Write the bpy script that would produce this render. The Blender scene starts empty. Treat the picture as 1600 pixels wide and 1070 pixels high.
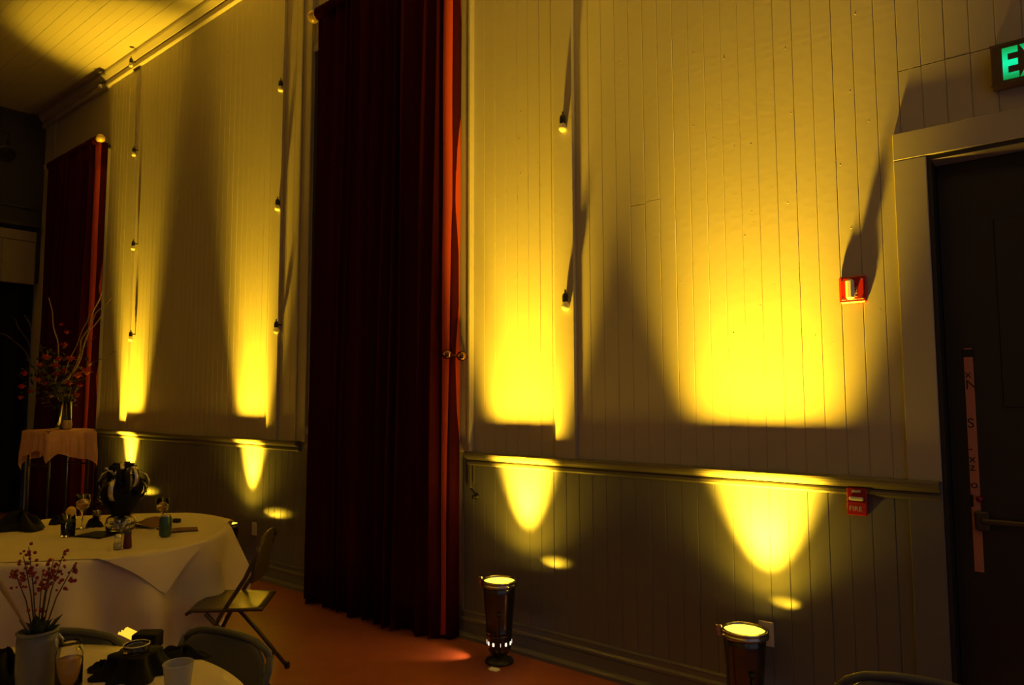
import bpy, math, random
from mathutils import Vector, Matrix, noise
R = math.radians
PI = math.pi
rnd = random.Random(7)
sc = bpy.context.scene

# ------------------------------------------------------------------ camera, world, exposure
CAM_H, CAM_D, FPX = 1.55, 3.495, 1100.0
yaw, pitch, roll = R(51.25), R(4.43), R(-0.18)
F = Vector((-math.cos(yaw) * math.cos(pitch), math.sin(yaw) * math.cos(pitch), math.sin(pitch)))
r0 = F.cross(Vector((0, 0, 1))).normalized()
u0 = r0.cross(F)
RT = r0 * math.cos(roll) + u0 * math.sin(roll)
UP = -r0 * math.sin(roll) + u0 * math.cos(roll)
CAM = Vector((0, -CAM_D, CAM_H))
cd = bpy.data.cameras.new('camera')
cam = bpy.data.objects.new('camera', cd)
sc.collection.objects.link(cam)
m = Matrix((RT, UP, -F)).transposed().to_4x4()
m.translation = CAM
cam.matrix_world = m
cd.sensor_width = 36
cd.lens = FPX / 1600 * 36
cd.clip_start = 0.05
sc.camera = cam

sc.view_settings.view_transform = 'Standard'
sc.view_settings.look = 'None'
sc.view_settings.gamma = 1
sc.view_settings.use_curve_mapping = False
sc.view_settings.exposure = 0.0

w = bpy.data.worlds.new('world')
sc.world = w
w.use_nodes = True
w.node_tree.nodes['Background'].inputs[0].default_value = (1.0, 0.86, 0.92, 1)
w.node_tree.nodes['Background'].inputs[1].default_value = 0.115

LAMPS = [(-1.27, -.19), (-2.735, -.215), (-5.80, -.215), (-8.27, -.215)]
BX = [.05, .05, .03, .04]
WIDE = [.91, .74, .66, .64]             # the nearest lamp is a wide flood, the far ones are narrower   # the four floor uplights along the wall
AMBER = (1.0, .585, .020)
LAMP_W = 2150.0


def spot(loc, target, power, half, blend, radius, scale=(1, 1), col=AMBER):
    ld = bpy.data.lights.new('spot', 'SPOT')
    ld.energy = power
    ld.color = col
    ld.spot_size = 2 * R(half)
    ld.spot_blend = blend
    ld.shadow_soft_size = radius
    o = bpy.data.objects.new('spot_beam', ld)
    sc.collection.objects.link(o)
    o.location = loc
    d = (Vector(target) - Vector(loc)).normalized()
    z = -d
    x = Vector((1, 0, 0))
    x = (x - z * x.dot(z)).normalized()
    y = z.cross(x)
    mm = Matrix((x, y, z)).transposed()
    o.rotation_euler = mm.to_euler()
    o.scale = (scale[0], scale[1], 1)
    return o


for (lx, ly), bx_, wd in zip(LAMPS, BX, WIDE):
    lx += bx_ - .05
    p_ = (lx + .05, ly - .015, .492)
    spot(p_, (p_[0], p_[1], 5.6), LAMP_W * .34, 13.5 if wd < .9 else 19, .55 if wd < .9 else .9, .05)                       # narrow core, straight up
    spot(p_, (p_[0], p_[1] + .25, 1.492), LAMP_W * .93, 28, 1.0, .055, (wd, 1))            # oval flood leaning on the wall
    spot(p_, (p_[0], p_[1] + .06, 1.492), LAMP_W * .013, 72, 1.0, .055, (.80, 1))     # faint spill
# unseen uplights added along the opposite wall, so ceiling bounce brightens the tables
for lx in (-8.3, -4.6, -1.0):
    spot((lx, -8.4, .5), (lx, -5.2, 5.6), 1600, 24, .8, .05)


# ------------------------------------------------------------------ helpers
def pt(u, v, y=None, z=None, x=None):
    """point of the photograph's ray at a given plane (all things then have their real place in the room)"""
    D = F + RT * ((u - 800) / FPX) + UP * ((535 - v) / FPX)
    if y is not None:
        t = (y - CAM.y) / D.y
    elif z is not None:
        t = (z - CAM.z) / D.z
    else:
        t = (x - CAM.x) / D.x
    return CAM + D * t


class MB:
    def __init__(s):
        s.v, s.f, s.sm = [], [], []

    def add(s, vs, fs, smooth=False):
        n = len(s.v)
        s.v += [tuple(v) for v in vs]
        s.f += [tuple(i + n for i in f) for f in fs]
        s.sm += [smooth] * len(fs)
        return s

    def box(s, a, b, ch=0.0):
        x0, y0, z0 = a
        x1, y1, z1 = b
        x0, x1 = min(x0, x1), max(x0, x1)
        y0, y1 = min(y0, y1), max(y0, y1)
        z0, z1 = min(z0, z1), max(z0, z1)
        if ch <= 0:
            vs = [(x0, y0, z0), (x1, y0, z0), (x1, y1, z0), (x0, y1, z0), (x0, y0, z1), (x1, y0, z1), (x1, y1, z1), (x0, y1, z1)]
            fs = [(0, 3, 2, 1), (4, 5, 6, 7), (0, 1, 5, 4), (1, 2, 6, 5), (2, 3, 7, 6), (3, 0, 4, 7)]
            return s.add(vs, fs)
        c = ch
        def ring(z, i):
            return [(x0 + c + i, y0 + i, z), (x1 - c - i, y0 + i, z), (x1 - i, y0 + c + i, z), (x1 - i, y1 - c - i, z),
                    (x1 - c - i, y1 - i, z), (x0 + c + i, y1 - i, z), (x0 + i, y1 - c - i, z), (x0 + i, y0 + c + i, z)]
        vs = ring(z0, c * .9) + ring(z0 + c, 0) + ring(z1 - c, 0) + ring(z1, c * .9)
        fs = [tuple(range(7, -1, -1)), tuple(range(24, 32))]
        for k in range(3):
            for j in range(8):
                q = (j + 1) % 8
                fs.append((k * 8 + j, k * 8 + q, k * 8 + 8 + q, k * 8 + 8 + j))
        return s.add(vs, fs)

    def lathe(s, prof, n=24, c=(0, 0, 0), smooth=True, cap=True):
        vs, fs = [], []
        for (r, z) in prof:
            for k in range(n):
                a = 2 * PI * k / n
                vs.append((c[0] + r * math.cos(a), c[1] + r * math.sin(a), c[2] + z))
        for i in range(len(prof) - 1):
            for k in range(n):
                q = (k + 1) % n
                fs.append((i * n + k, i * n + q, (i + 1) * n + q, (i + 1) * n + k))
        if cap:
            if prof[0][0] > 1e-5:
                fs.append(tuple(range(n - 1, -1, -1)))
            if prof[-1][0] > 1e-5:
                fs.append(tuple(range((len(prof) - 1) * n, len(prof) * n)))
        return s.add(vs, fs, smooth)

    def tube(s, pts, rad, n=8, smooth=True, flat=1.0):
        pts = [Vector(p) for p in pts]
        rr = rad if isinstance(rad, (list, tuple)) else [rad] * len(pts)
        vs, fs = [], []
        up = None
        for i, p in enumerate(pts):
            d = (pts[min(i + 1, len(pts) - 1)] - pts[max(i - 1, 0)]).normalized()
            if up is None:
                up = Vector((0, 0, 1)) if abs(d.z) < .9 else Vector((1, 0, 0))
            a = (up - d * up.dot(d)).normalized()
            up = a
            b = d.cross(a)
            for k in range(n):
                t = 2 * PI * k / n
                vs.append(p + a * (rr[i] * math.cos(t)) + b * (rr[i] * flat * math.sin(t)))
        for i in range(len(pts) - 1):
            for k in range(n):
                q = (k + 1) % n
                fs.append((i * n + k, i * n + q, (i + 1) * n + q, (i + 1) * n + k))
        fs.append(tuple(range(n - 1, -1, -1)))
        fs.append(tuple(range((len(pts) - 1) * n, len(pts) * n)))
        return s.add(vs, fs, smooth)

    def ball(s, c, r, n=14, m=9, sq=(1, 1, 1)):
        vs, fs = [], []
        for i in range(m + 1):
            th = PI * i / m
            for k in range(n):
                a = 2 * PI * k / n
                vs.append((c[0] + r * sq[0] * math.sin(th) * math.cos(a), c[1] + r * sq[1] * math.sin(th) * math.sin(a), c[2] - r * sq[2] * math.cos(th)))
        for i in range(m):
            for k in range(n):
                q = (k + 1) % n
                fs.append((i * n + k, i * n + q, (i + 1) * n + q, (i + 1) * n + k))
        return s.add(vs, fs, True)

    def grid(s, pts, nu, nv, smooth=True, closed=False):
        fs = []
        for j in range(nv - 1):
            for i in range(nu if closed else nu - 1):
                q = (i + 1) % nu
                fs.append((j * nu + i, j * nu + q, (j + 1) * nu + q, (j + 1) * nu + i))
        return s.add(pts, fs, smooth)

    def profx(s, prof, x0, x1):
        """prism along X of a closed (y, z) profile"""
        n = len(prof)
        vs = [(x0, y, z) for (y, z) in prof] + [(x1, y, z) for (y, z) in prof]
        fs = [tuple(range(n)), tuple(range(2 * n - 1, n - 1, -1))]
        for k in range(n):
            q = (k + 1) % n
            fs.append((k, k + n, q + n, q))
        return s.add(vs, fs)

    def build(s, name, mat, parent=None, loc=None, rotz=0):
        me = bpy.data.meshes.new(name)
        me.from_pydata(s.v, [], s.f)
        me.polygons.foreach_set('use_smooth', s.sm)
        me.materials.append(mat)
        me.update()
        import bmesh
        bm = bmesh.new()
        bm.from_mesh(me)
        bmesh.ops.recalc_face_normals(bm, faces=bm.faces)
        bm.to_mesh(me)
        bm.free()
        o = bpy.data.objects.new(name, me)
        sc.collection.objects.link(o)
        if parent is not None:
            o.parent = parent
        if loc is not None:
            o.location = loc
            o.rotation_euler = (0, 0, rotz)
        return o


def tag(o, label, cat, group=None):
    o['label'] = label
    o['category'] = cat
    if group:
        o['group'] = group
    return o


def empty(name, loc, label=None, cat=None, group=None, rotz=0):
    o = bpy.data.objects.new(name, None)
    o.empty_display_size = .1
    sc.collection.objects.link(o)
    o.location = loc
    o.rotation_euler = (0, 0, rotz)
    if label:
        tag(o, label, cat, group)
    return o


def struct(o):
    o['kind'] = 'structure'
    return o


def copy_tree(o, parent=None):
    c = o.copy()
    sc.collection.objects.link(c)
    c.parent = parent
    for ch in list(o.children):
        copy_tree(ch, c)
    return c


def text(name, body, size, mat, parent=None, loc=(0, 0, 0), rot=(PI / 2, 0, 0), ext=.001, sx=1.0, offset=0, space=0):
    cu = bpy.data.curves.new(name, 'FONT')
    cu.body = body
    cu.size = size
    cu.extrude = ext
    cu.materials.append(mat)
    if offset:
        cu.offset = offset
    if space:
        cu.space_character = space
    cu.resolution_u = 4
    tmp = bpy.data.objects.new('tmp', cu)
    sc.collection.objects.link(tmp)
    bpy.context.view_layer.update()
    me = bpy.data.meshes.new_from_object(tmp.evaluated_get(bpy.context.evaluated_depsgraph_get()))
    bpy.data.objects.remove(tmp)
    o = bpy.data.objects.new(name, me)
    sc.collection.objects.link(o)
    o.parent = parent
    o.location = loc
    o.rotation_euler = rot
    o.scale = (sx, 1, 1)
    return o


# ------------------------------------------------------------------ materials
def mat(name, col, rough=.6, metal=0.0, spec=.5, bump=0, bscale=40, var=0, vscale=6, trans=0, ior=1.45, emit=None, es=0, sheen=0, coord='Object', stretch=(1, 1, 1)):
    mt = bpy.data.materials.new(name)
    mt.use_nodes = True
    nt = mt.node_tree
    b = nt.nodes['Principled BSDF']
    b.inputs['Base Color'].default_value = (*col, 1)
    b.inputs['Roughness'].default_value = rough
    b.inputs['Metallic'].default_value = metal
    b.inputs['Specular IOR Level'].default_value = spec
    b.inputs['IOR'].default_value = ior
    if trans:
        b.inputs['Transmission Weight'].default_value = trans
    if sheen:
        b.inputs['Sheen Weight'].default_value = sheen
        b.inputs['Sheen Tint'].default_value = (*col, 1)
    if emit:
        b.inputs['Emission Color'].default_value = (*emit, 1)
        b.inputs['Emission Strength'].default_value = es
    tc = nt.nodes.new('ShaderNodeTexCoord')
    mp = nt.nodes.new('ShaderNodeMapping')
    mp.inputs['Scale'].default_value = stretch
    nt.links.new(tc.outputs[coord], mp.inputs[0])
    if var:
        nz = nt.nodes.new('ShaderNodeTexNoise')
        nz.inputs['Scale'].default_value = vscale
        nz.inputs['Detail'].default_value = 5
        nt.links.new(mp.outputs[0], nz.inputs['Vector'])
        rp = nt.nodes.new('ShaderNodeMix')
        rp.data_type = 'RGBA'
        rp.inputs[6].default_value = (*[c * (1 - var) for c in col], 1)
        rp.inputs[7].default_value = (*[min(1, c * (1 + var)) for c in col], 1)
        nt.links.new(nz.outputs['Fac'], rp.inputs[0])
        nt.links.new(rp.outputs[2], b.inputs['Base Color'])
    if bump:
        nz = nt.nodes.new('ShaderNodeTexNoise')
        nz.inputs['Scale'].default_value = bscale
        nz.inputs['Detail'].default_value = 4
        nt.links.new(mp.outputs[0], nz.inputs['Vector'])
        bp = nt.nodes.new('ShaderNodeBump')
        bp.inputs['Strength'].default_value = bump
        bp.inputs['Distance'].default_value = .004
        nt.links.new(nz.outputs['Fac'], bp.inputs['Height'])
        nt.links.new(bp.outputs[0], b.inputs['Normal'])
    return mt


M = {}
M['cream'] = mat('cream_paint', (.46, .41, .33), .55, spec=.3, bump=.12, bscale=25, var=.04, vscale=3)
M['ceil'] = mat('ceiling_paint', (.46, .41, .33), .7, spec=.2, bump=.1, bscale=20)
M['dado'] = mat('dark_dado_paint', (.150, .148, .165), .38, spec=.5, bump=.12, bscale=30, var=.08, vscale=4)
M['rail'] = mat('rail_paint', (.13, .115, .095), .3, spec=.5)
M['floor'] = mat('red_floor', (.27, .080, .060), .42, spec=.45, bump=.25, bscale=9, var=.25, vscale=7)
M['velvet'] = mat('red_velvet', (.048, .0050, .0075), .9, spec=.03, sheen=.0, bump=.15, bscale=90)
M['lit_lining'] = mat('curtain_lit_lining', (.50, .055, .012), .8, bump=.1, bscale=90)  # curtain edge lit by the uplight, the light put into the colour
M['opening_dark'] = mat('opening_dark', (.012, .011, .011), .9, spec=.1)
M['wood_dark'] = mat('dark_wood', (.10, .035, .018), .4, var=.3, vscale=12, stretch=(1, 1, .1))
M['gold'] = mat('gold_paint', (.75, .55, .20), .35, metal=.2)
M['door'] = mat('door_paint', (.022, .019, .018), .5, var=.2)
M['chrome'] = mat('chrome', (.55, .52, .50), .16, metal=1)
M['can'] = mat('polished_can', (.13, .125, .125), .2, metal=1, bump=.03, bscale=200)
M['blackmetal'] = mat('black_metal', (.02, .02, .02), .35, spec=.5)
M['lens'] = mat('amber_gel_lens', (.2, .12, .02), .4, emit=(1, .62, .045), es=3.2)
M['vent'] = mat('vent_glow', (.9, .8, .7), .4, emit=(1, .80, .62), es=1.3)
M['brass'] = mat('brass', (.30, .14, .04), .12, metal=1)
M['red'] = mat('red_plastic', (.42, .016, .010), .35)
M['clear'] = mat('clear_glass', (1, 1, 1), .03, trans=1, ior=1.45)
M['bulbglass'] = mat('bulb_glass', (.95, .9, .8), .08, trans=.55, ior=1.35)
M['strobe'] = mat('strobe_lens', (.85, .80, .70), .15, spec=.8)
M['white'] = mat('white_plastic', (.62, .60, .56), .4)
M['black'] = mat('black_paint', (.010, .010, .011), .5)
M['paper'] = mat('paper', (.88, .86, .80), .8)
M['pinkpaper'] = mat('pink_paper', (.52, .20, .13), .8)
M['exitbox'] = mat('brown_sign_case', (.085, .045, .03), .4)
M['cloth'] = mat('white_cloth', (.68, .60, .48), .85, spec=.1, bump=.25, bscale=160, var=.03)
M['gray'] = mat('grey_chair_paint', (.075, .080, .095), .45, bump=.05, bscale=80)
M['bronze'] = mat('bronze_chair_paint', (.07, .052, .034), .35, metal=.2)
M['blackcloth'] = mat('black_satin', (.008, .0075, .010), .6, spec=.12)
M['magenta'] = mat('burgundy_paper', (.085, .008, .030), .6)
M['frost'] = mat('frosted_glass', (.24, .23, .23), .35, trans=.45, spec=.5)
M['plasticcup'] = mat('translucent_plastic', (.55, .54, .55), .3, trans=.35)
M['green'] = mat('leaf_green', (.035, .05, .025), .5, var=.4, vscale=20)
M['rose'] = mat('flower_red', (.45, .03, .02), .6, var=.3, vscale=30)
M['coral'] = mat('flower_orange', (.62, .10, .02), .6, var=.3, vscale=30)
M['cream_flower'] = mat('flower_cream', (.45, .30, .14), .6)
M['berry'] = mat('berry_red', (.26, .012, .022), .25)
M['twig'] = mat('twig_bark', (.34, .22, .12), .7, var=.3, vscale=20)
M['darktwig'] = mat('dark_twig_bark', (.06, .03, .02), .7)
M['lace'] = mat('peach_overlay_cloth', (.55, .30, .20), .7, bump=.3, bscale=60, var=.2, vscale=14)
M['silver'] = mat('silver_ribbon', (.60, .57, .50), .25, metal=.7)
M['amber_liquid'] = mat('amber_liquid', (.65, .32, .06), .2, trans=.4)
M['canblue'] = mat('drink_can_paint', (.045, .10, .10), .3, metal=.5, var=.6, vscale=30)
M['gold_tissue'] = mat('gold_tissue', (.80, .55, .06), .35, metal=.3)
M['added_glow'] = mat('tissue_added_glow', (.8, .5, .06), .6, emit=(1, .60, .04), es=1.1)  # emission added for a bright highlight; the tissue holds no lamp
M['speaker'] = mat('speaker_black', (.012, .012, .012), .6)
M['band'] = mat('panel_paint', (.30, .24, .17), .6, var=.1)
M['dim'] = mat('backstage_paint', (.055, .05, .046), .8, var=.15)

# EXIT letters glow most in the middle, where the tube behind them sits
ml = bpy.data.materials.new('exit_green')
ml.use_nodes = True
nt = ml.node_tree
b = nt.nodes['Principled BSDF']
tc = nt.nodes.new('ShaderNodeTexCoord')
sp = nt.nodes.new('ShaderNodeSeparateXYZ')
cr = nt.nodes.new('ShaderNodeValToRGB')
nt.links.new(tc.outputs['Generated'], sp.inputs[0])
nt.links.new(sp.outputs['Y'], cr.inputs[0])
cr.color_ramp.elements[0].color = (.0, .30, .06, 1)
cr.color_ramp.elements[1].color = (.0, .38, .08, 1)
e = cr.color_ramp.elements.new(.52)
e.color = (.0, 1.0, .42, 1)
nt.links.new(cr.outputs[0], b.inputs['Emission Color'])
b.inputs['Emission Strength'].default_value = .95
b.inputs['Base Color'].default_value = (.02, .1, .04, 1)
M['exit'] = ml

# ------------------------------------------------------------------ the room
XL, XR, YF, ZC = -11.4, 2.2, -9.0, 5.585
RAIL = 1.19
GX, GW = -1.93664, .09156          # groove grid of the tongue-and-groove boards
DX0, DX1, DZ = -.468, 1.35, 2.595     # door opening
CUR = [(-4.98, -3.24), (-10.98, -9.18)]

fl = struct(MB().box((XL - .3, YF - .2, -.08), (XR, .4, 0)).build('floor', M['floor']))

wall = MB()
wall.box((XL - .2, .012, 0), (DX0, .25, ZC))
wall.box((DX0, .012, DZ), (DX1, .25, ZC))
wall.box((DX1, .012, 0), (XR, .25, ZC))
wall = struct(wall.build('wall_right', M['cream']))

base_mesh = {}


def plank(x0, z0, z1, mt, parent, name, wdt=GW, jit=True):
    L = round(z1 - z0, 3)
    key = (L, mt.name, round(wdt, 4))
    if key not in base_mesh:
        g, t, c = .0004, .014, .0022
        h = wdt - g
        prof = [(g, t), (g, c), (g + c, 0), (h - c, 0), (h, c), (h, t)]
        n = len(prof)
        vs = [(x, y, 0) for (x, y) in prof] + [(x, y, L) for (x, y) in prof]
        fs = [tuple(range(n)), tuple(range(2 * n - 1, n - 1, -1))] + [(k, (k + 1) % n, (k + 1) % n + n, k + n) for k in range(n)]
        o = MB().add(vs, fs).build(name, mt, parent)
        base_mesh[key] = o.data
    else:
        o = bpy.data.objects.new(name, base_mesh[key])
        sc.collection.objects.link(o)
        o.parent = parent
    o.location = (x0, rnd.uniform(-.0007, .0004) if jit else 0, z0)
    return o


def in_curtain(x):
    return any(a - .02 < x < b_ - .02 for a, b_ in CUR)


i0 = math.ceil((XL - GX) / GW)
i1 = int((1.45 - GX) / GW)
for i in range(i0, i1):
    x = GX + i * GW
    xm = x + GW / 2
    if any(a + .02 < xm < b_ - .02 for a, b_ in CUR):
        continue
    if xm < DX0 - .10:
        if i in (0, 1):
            j = 2.63 if i == 0 else 2.64
            plank(x, RAIL - .02, j - .0015, M['cream'], wall, 'plank')
            plank(x, j + .0015, 5.44, M['cream'], wall, 'plank')
        else:
            plank(x, RAIL - .02, 5.44, M['cream'], wall, 'plank')
        plank(x, .02, RAIL - .06, M['dado'], wall, 'wainscot_board')
    elif xm < DX0:
        plank(x, RAIL - .02 if xm < DX0 - .06 else DZ, 3.008, M['cream'], wall, 'plank')
        plank(x, 3.012, 5.44, M['cream'], wall, 'plank')
        plank(x, .02, RAIL - .06, M['dado'], wall, 'wainscot_board', jit=False)
    elif xm < DX1:
        j = 3.01 if i < 22 else 3.2
        plank(x, DZ + .02, j - .0015, M['cream'], wall, 'plank')
        plank(x, j + .0015, 5.44, M['cream'], wall, 'plank')
# paint lumps and nail heads on the upper boards
nb = MB()
for k in range(170):
    xx = rnd.uniform(-3.1, -.62)
    zz = rnd.uniform(1.35, 3.6)
    if -2.5 < xx < -2.28:
        continue
    fx = ((xx - GX) / GW) % 1
    if fx < .12 or fx > .88:
        continue
    nb.ball((xx, 0, zz), rnd.uniform(.0015, .0032), 8, 4, (1, .45, 1.1))
nb = nb.build('nail_heads', M['cream'], wall)
nb['kind'] = 'stuff'

# ceiling with boards running along the hall
ce = struct(MB().box((XL - .2, YF - .2, ZC), (XR, .3, ZC + .1)).build('ceiling', M['ceil']))
cb = None
for k in range(34):
    y1 = -.17 - k * .105
    vs = []
    prof = [(y1 - .0015, ZC), (y1 - .0008, ZC - .0105), (y1 - .003, ZC - .012), (y1 - .102, ZC - .012), (y1 - .1042, ZC - .0105), (y1 - .1035, ZC)]
    if cb is None:
        cb = MB().profx([(y + .17, z) for (y, z) in prof], XL, XR).build('ceiling_board', M['ceil'], ce, loc=(0, -.17, 0))
    else:
        o = bpy.data.objects.new('ceiling_board', cb.data)
        sc.collection.objects.link(o)
        o.parent = ce
        o.location = (0, y1, rnd.uniform(0, .002))

# cornice: two painted bands with a dark recess between them
pc = MB().profx([(.01, 5.415), (-.030, 5.415), (-.038, 5.422), (-.038, 5.472), (-.026, 5.478), (-.026, 5.488), (-.044, 5.494), (-.082, 5.540), (-.088, 5.560), (-.088, 5.59), (.01, 5.59)], XL, XR)
struct(pc.build('trim_1', M['cream']))

# chair rail
railp = [(.0, 1.105), (-.018, 1.105), (-.030, 1.115), (-.030, 1.128), (-.022, 1.138), (-.040, 1.150), (-.058, 1.160), (-.062, 1.172), (-.062, 1.182), (-.056, 1.19), (.0, 1.19)]
struct(MB().profx(railp, -3.165, -.475).build('trim_2', M['rail']))
struct(MB().profx(railp, -9.16, -5.05).build('trim_3', M['rail']))
# short return of the rail beside the window
tr = MB()
tr.box((-3.165, 0, .955), (-3.140, -.022, 1.15), .003)
tr.box((-3.130, 0, .985), (-3.118, -.014, 1.12), .002)
struct(tr.build('trim_4', M['rail']))

# baseboard: board, cap bead, shoe mould
bp_ = [(.0, 0), (-.055, 0), (-.055, .020), (-.046, .030), (-.024, .034), (-.020, .095), (-.026, .105), (-.026, .118), (-.010, .128), (-.010, .150), (-.014, .158), (-.010, .166), (0, .168)]
struct(MB().profx(bp_, XL, DX0 - .13).build('baseboard_right', M['dado']))

# pilasters
def pilaster(x0, x1, n):
    b2 = MB().box((x0, 0, RAIL - .002), (x1, -.028, 5.36), .002)
    o = struct(b2.build('trim_%d' % n, M['cream']))
    return o


PIL = [(-2.452, -2.312), (-5.535, -5.385), (-8.50, -8.34)]
for k, (a, b_) in enumerate(PIL):
    pilaster(a, b_, 5 + k)

# window casings beside the curtains (the windows themselves are behind the velvet)
def casing(x0, x1, n, z0=RAIL, z1=4.60):
    b2 = MB().box((x0, 0, z0), (x1, -.030, z1), .004)
    b2.box((x1 - .022 if n in (8, 10) else x0, -.030, z0), (x1 if n in (8, 10) else x0 + .022, -.044, z1), .004)
    struct(b2.build('trim_%d' % n, M['cream']))


casing(-3.262, -3.128, 8, z1=5.41)
casing(-5.10, -4.965, 9, z1=5.41)
casing(-9.22, -9.10, 10)
casing(-11.1, -10.97, 11)
for k, (a, b_) in enumerate(CUR):
    wn = MB()
    wn.box((a, .0, 1.25), (b_, -.012, 1.31))
    wn.box((a, .0, 4.50), (b_, -.012, 4.56))
    wn.box(((a + b_) / 2 - .03, 0, 1.31), ((a + b_) / 2 + .03, -.012, 4.5))
    o = struct(wn.build('window_%d' % (k + 1), M['cream']))
    MB().box((a + .02, .006, 1.31), (b_ - .02, .002, 4.5)).build('pane', M['black'], o)

# door with casing
cs = MB()
cs.box((DX0 - .128, 0, RAIL - .005), (DX0, -.020, DZ + .0), .003)
cs.box((DX0 - .128, 0, DZ + .002), (DX1 + .128, -.021, DZ + .125), .003)
cs.box((DX1, 0, RAIL), (DX1 + .128, -.020, DZ), .003)
struct(cs.build('trim_12', M['cream']))
cs = MB()
cs.box((DX0 - .128, 0, 0), (DX0, -.020, RAIL - .007), .003)
cs.box((DX1, 0, 0), (DX1 + .128, -.020, RAIL - .007), .003)
struct(cs.build('trim_13', M['dado']))
jb = MB()
jb.box((DX0 - .001, -.012, 0), (DX0 + .018, .25, DZ))
jb.box((DX1 - .018, -.012, 0), (DX1 + .001, .25, DZ))
jb.box((DX0 + .018, -.012, DZ - .018), (DX1 - .018, .25, DZ + .001))
struct(jb.build('trim_14', M['door']))
struct(MB().box((DX0, -.012, DZ - .0185), (DX1, .13, DZ - .020)).build('trim_15', M['cream']))
dr = struct(MB().box((DX0 + .019, .10, .006), ((DX0 + DX1) / 2 - .002, .145, DZ - .022), .003).build('door_1', M['door']))
dr2 = struct(MB().box(((DX0 + DX1) / 2 + .002, .10, .006), (DX1 - .019, .145, DZ - .022), .003).build('door_2', M['door']))
for d, a, b_ in ((dr, DX0 + .12, (DX0 + DX1) / 2 - .05), (dr2, (DX0 + DX1) / 2 + .05, DX1 - .08)):
    pb = MB().box((a, .055, 1.015), (b_, .075, 1.038), .006)
    pb.box((a - .02, .065, .985), (a + .03, .101, 1.065), .006)
    pb.box((b_ - .03, .065, .985), (b_ + .01, .101, 1.065), .006)
    pb.build('push_bar', M['bronze'], d)
    MB().box((a + .10, .0995, 1.5), (b_ - .05, .095, 2.3), .003).build('raised_panel', M['door'], d)

# back wall of the hall with the stage front
bw = MB()
bw.box((XL - .25, YF, 3.2), (XL, .25, ZC))
bw.box((XL - .75, YF, 0), (XL - .70, .25, 3.2))
bw.box((XL - .75, 0.0, 0), (XL - .20, .25, 3.2))
bw.box((XL - .75, YF, 3.2), (XL - .25, .25, 3.3))
bw.box((XL - .25, YF, 0), (XL, -8.2, 3.2))
bw = struct(bw.build('wall_back', M['dim']))
x_ = 0.012
band = empty('stage_valance', (XL, -4.1, 3.14), 'pale boarded band above the dark stage opening at the far end', 'valance')
MB().box((0, -4.05, 0), (.05, 4.04, .72)).build('backing_board', M['band'], band)
MB().box((.05, -4.05, .60), (.075, 4.035, .74), .004).build('top_rail', M['band'], band)
for k in range(20):
    y0 = 4.035 - k * .40
    MB().box((.05, y0 - .396, .005), (.062, y0, .592), .004).build('panel', M['band'], band)
    MB().box((.062, y0 - .396, .02), (.07, y0 - .386, .58)).build('batten', M['band'], band)
lg = MB().box((XL, -8.1, 3.93), (XL + .16, -.06, 3.97), .004)
lg.box((XL, -8.1, 4.20), (XL + .05, -.06, 4.24), .004)
struct(lg.build('trim_16', M['dim']))
# black sheet added across the stage opening, where it is simply dark
pts = []
nu, nv = 400, 2
for j in range(nv):
    for i in range(nu):
        y = -8.1 + 8.05 * i / (nu - 1)
        pts.append((XL - .10 + .035 * math.sin(i * .55) + .01 * math.sin(i * .23), y, .01 + 3.16 * j))
tag(MB().grid(pts, nu, nv).build('opening_dark_sheet', M['opening_dark']), 'black sheet added for the dark of the stage opening at the far end', 'curtain')
struct(MB().box((XL - .3, YF - .2, 0), (XR, YF, ZC)).build('wall_left', M['cream']))

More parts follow.
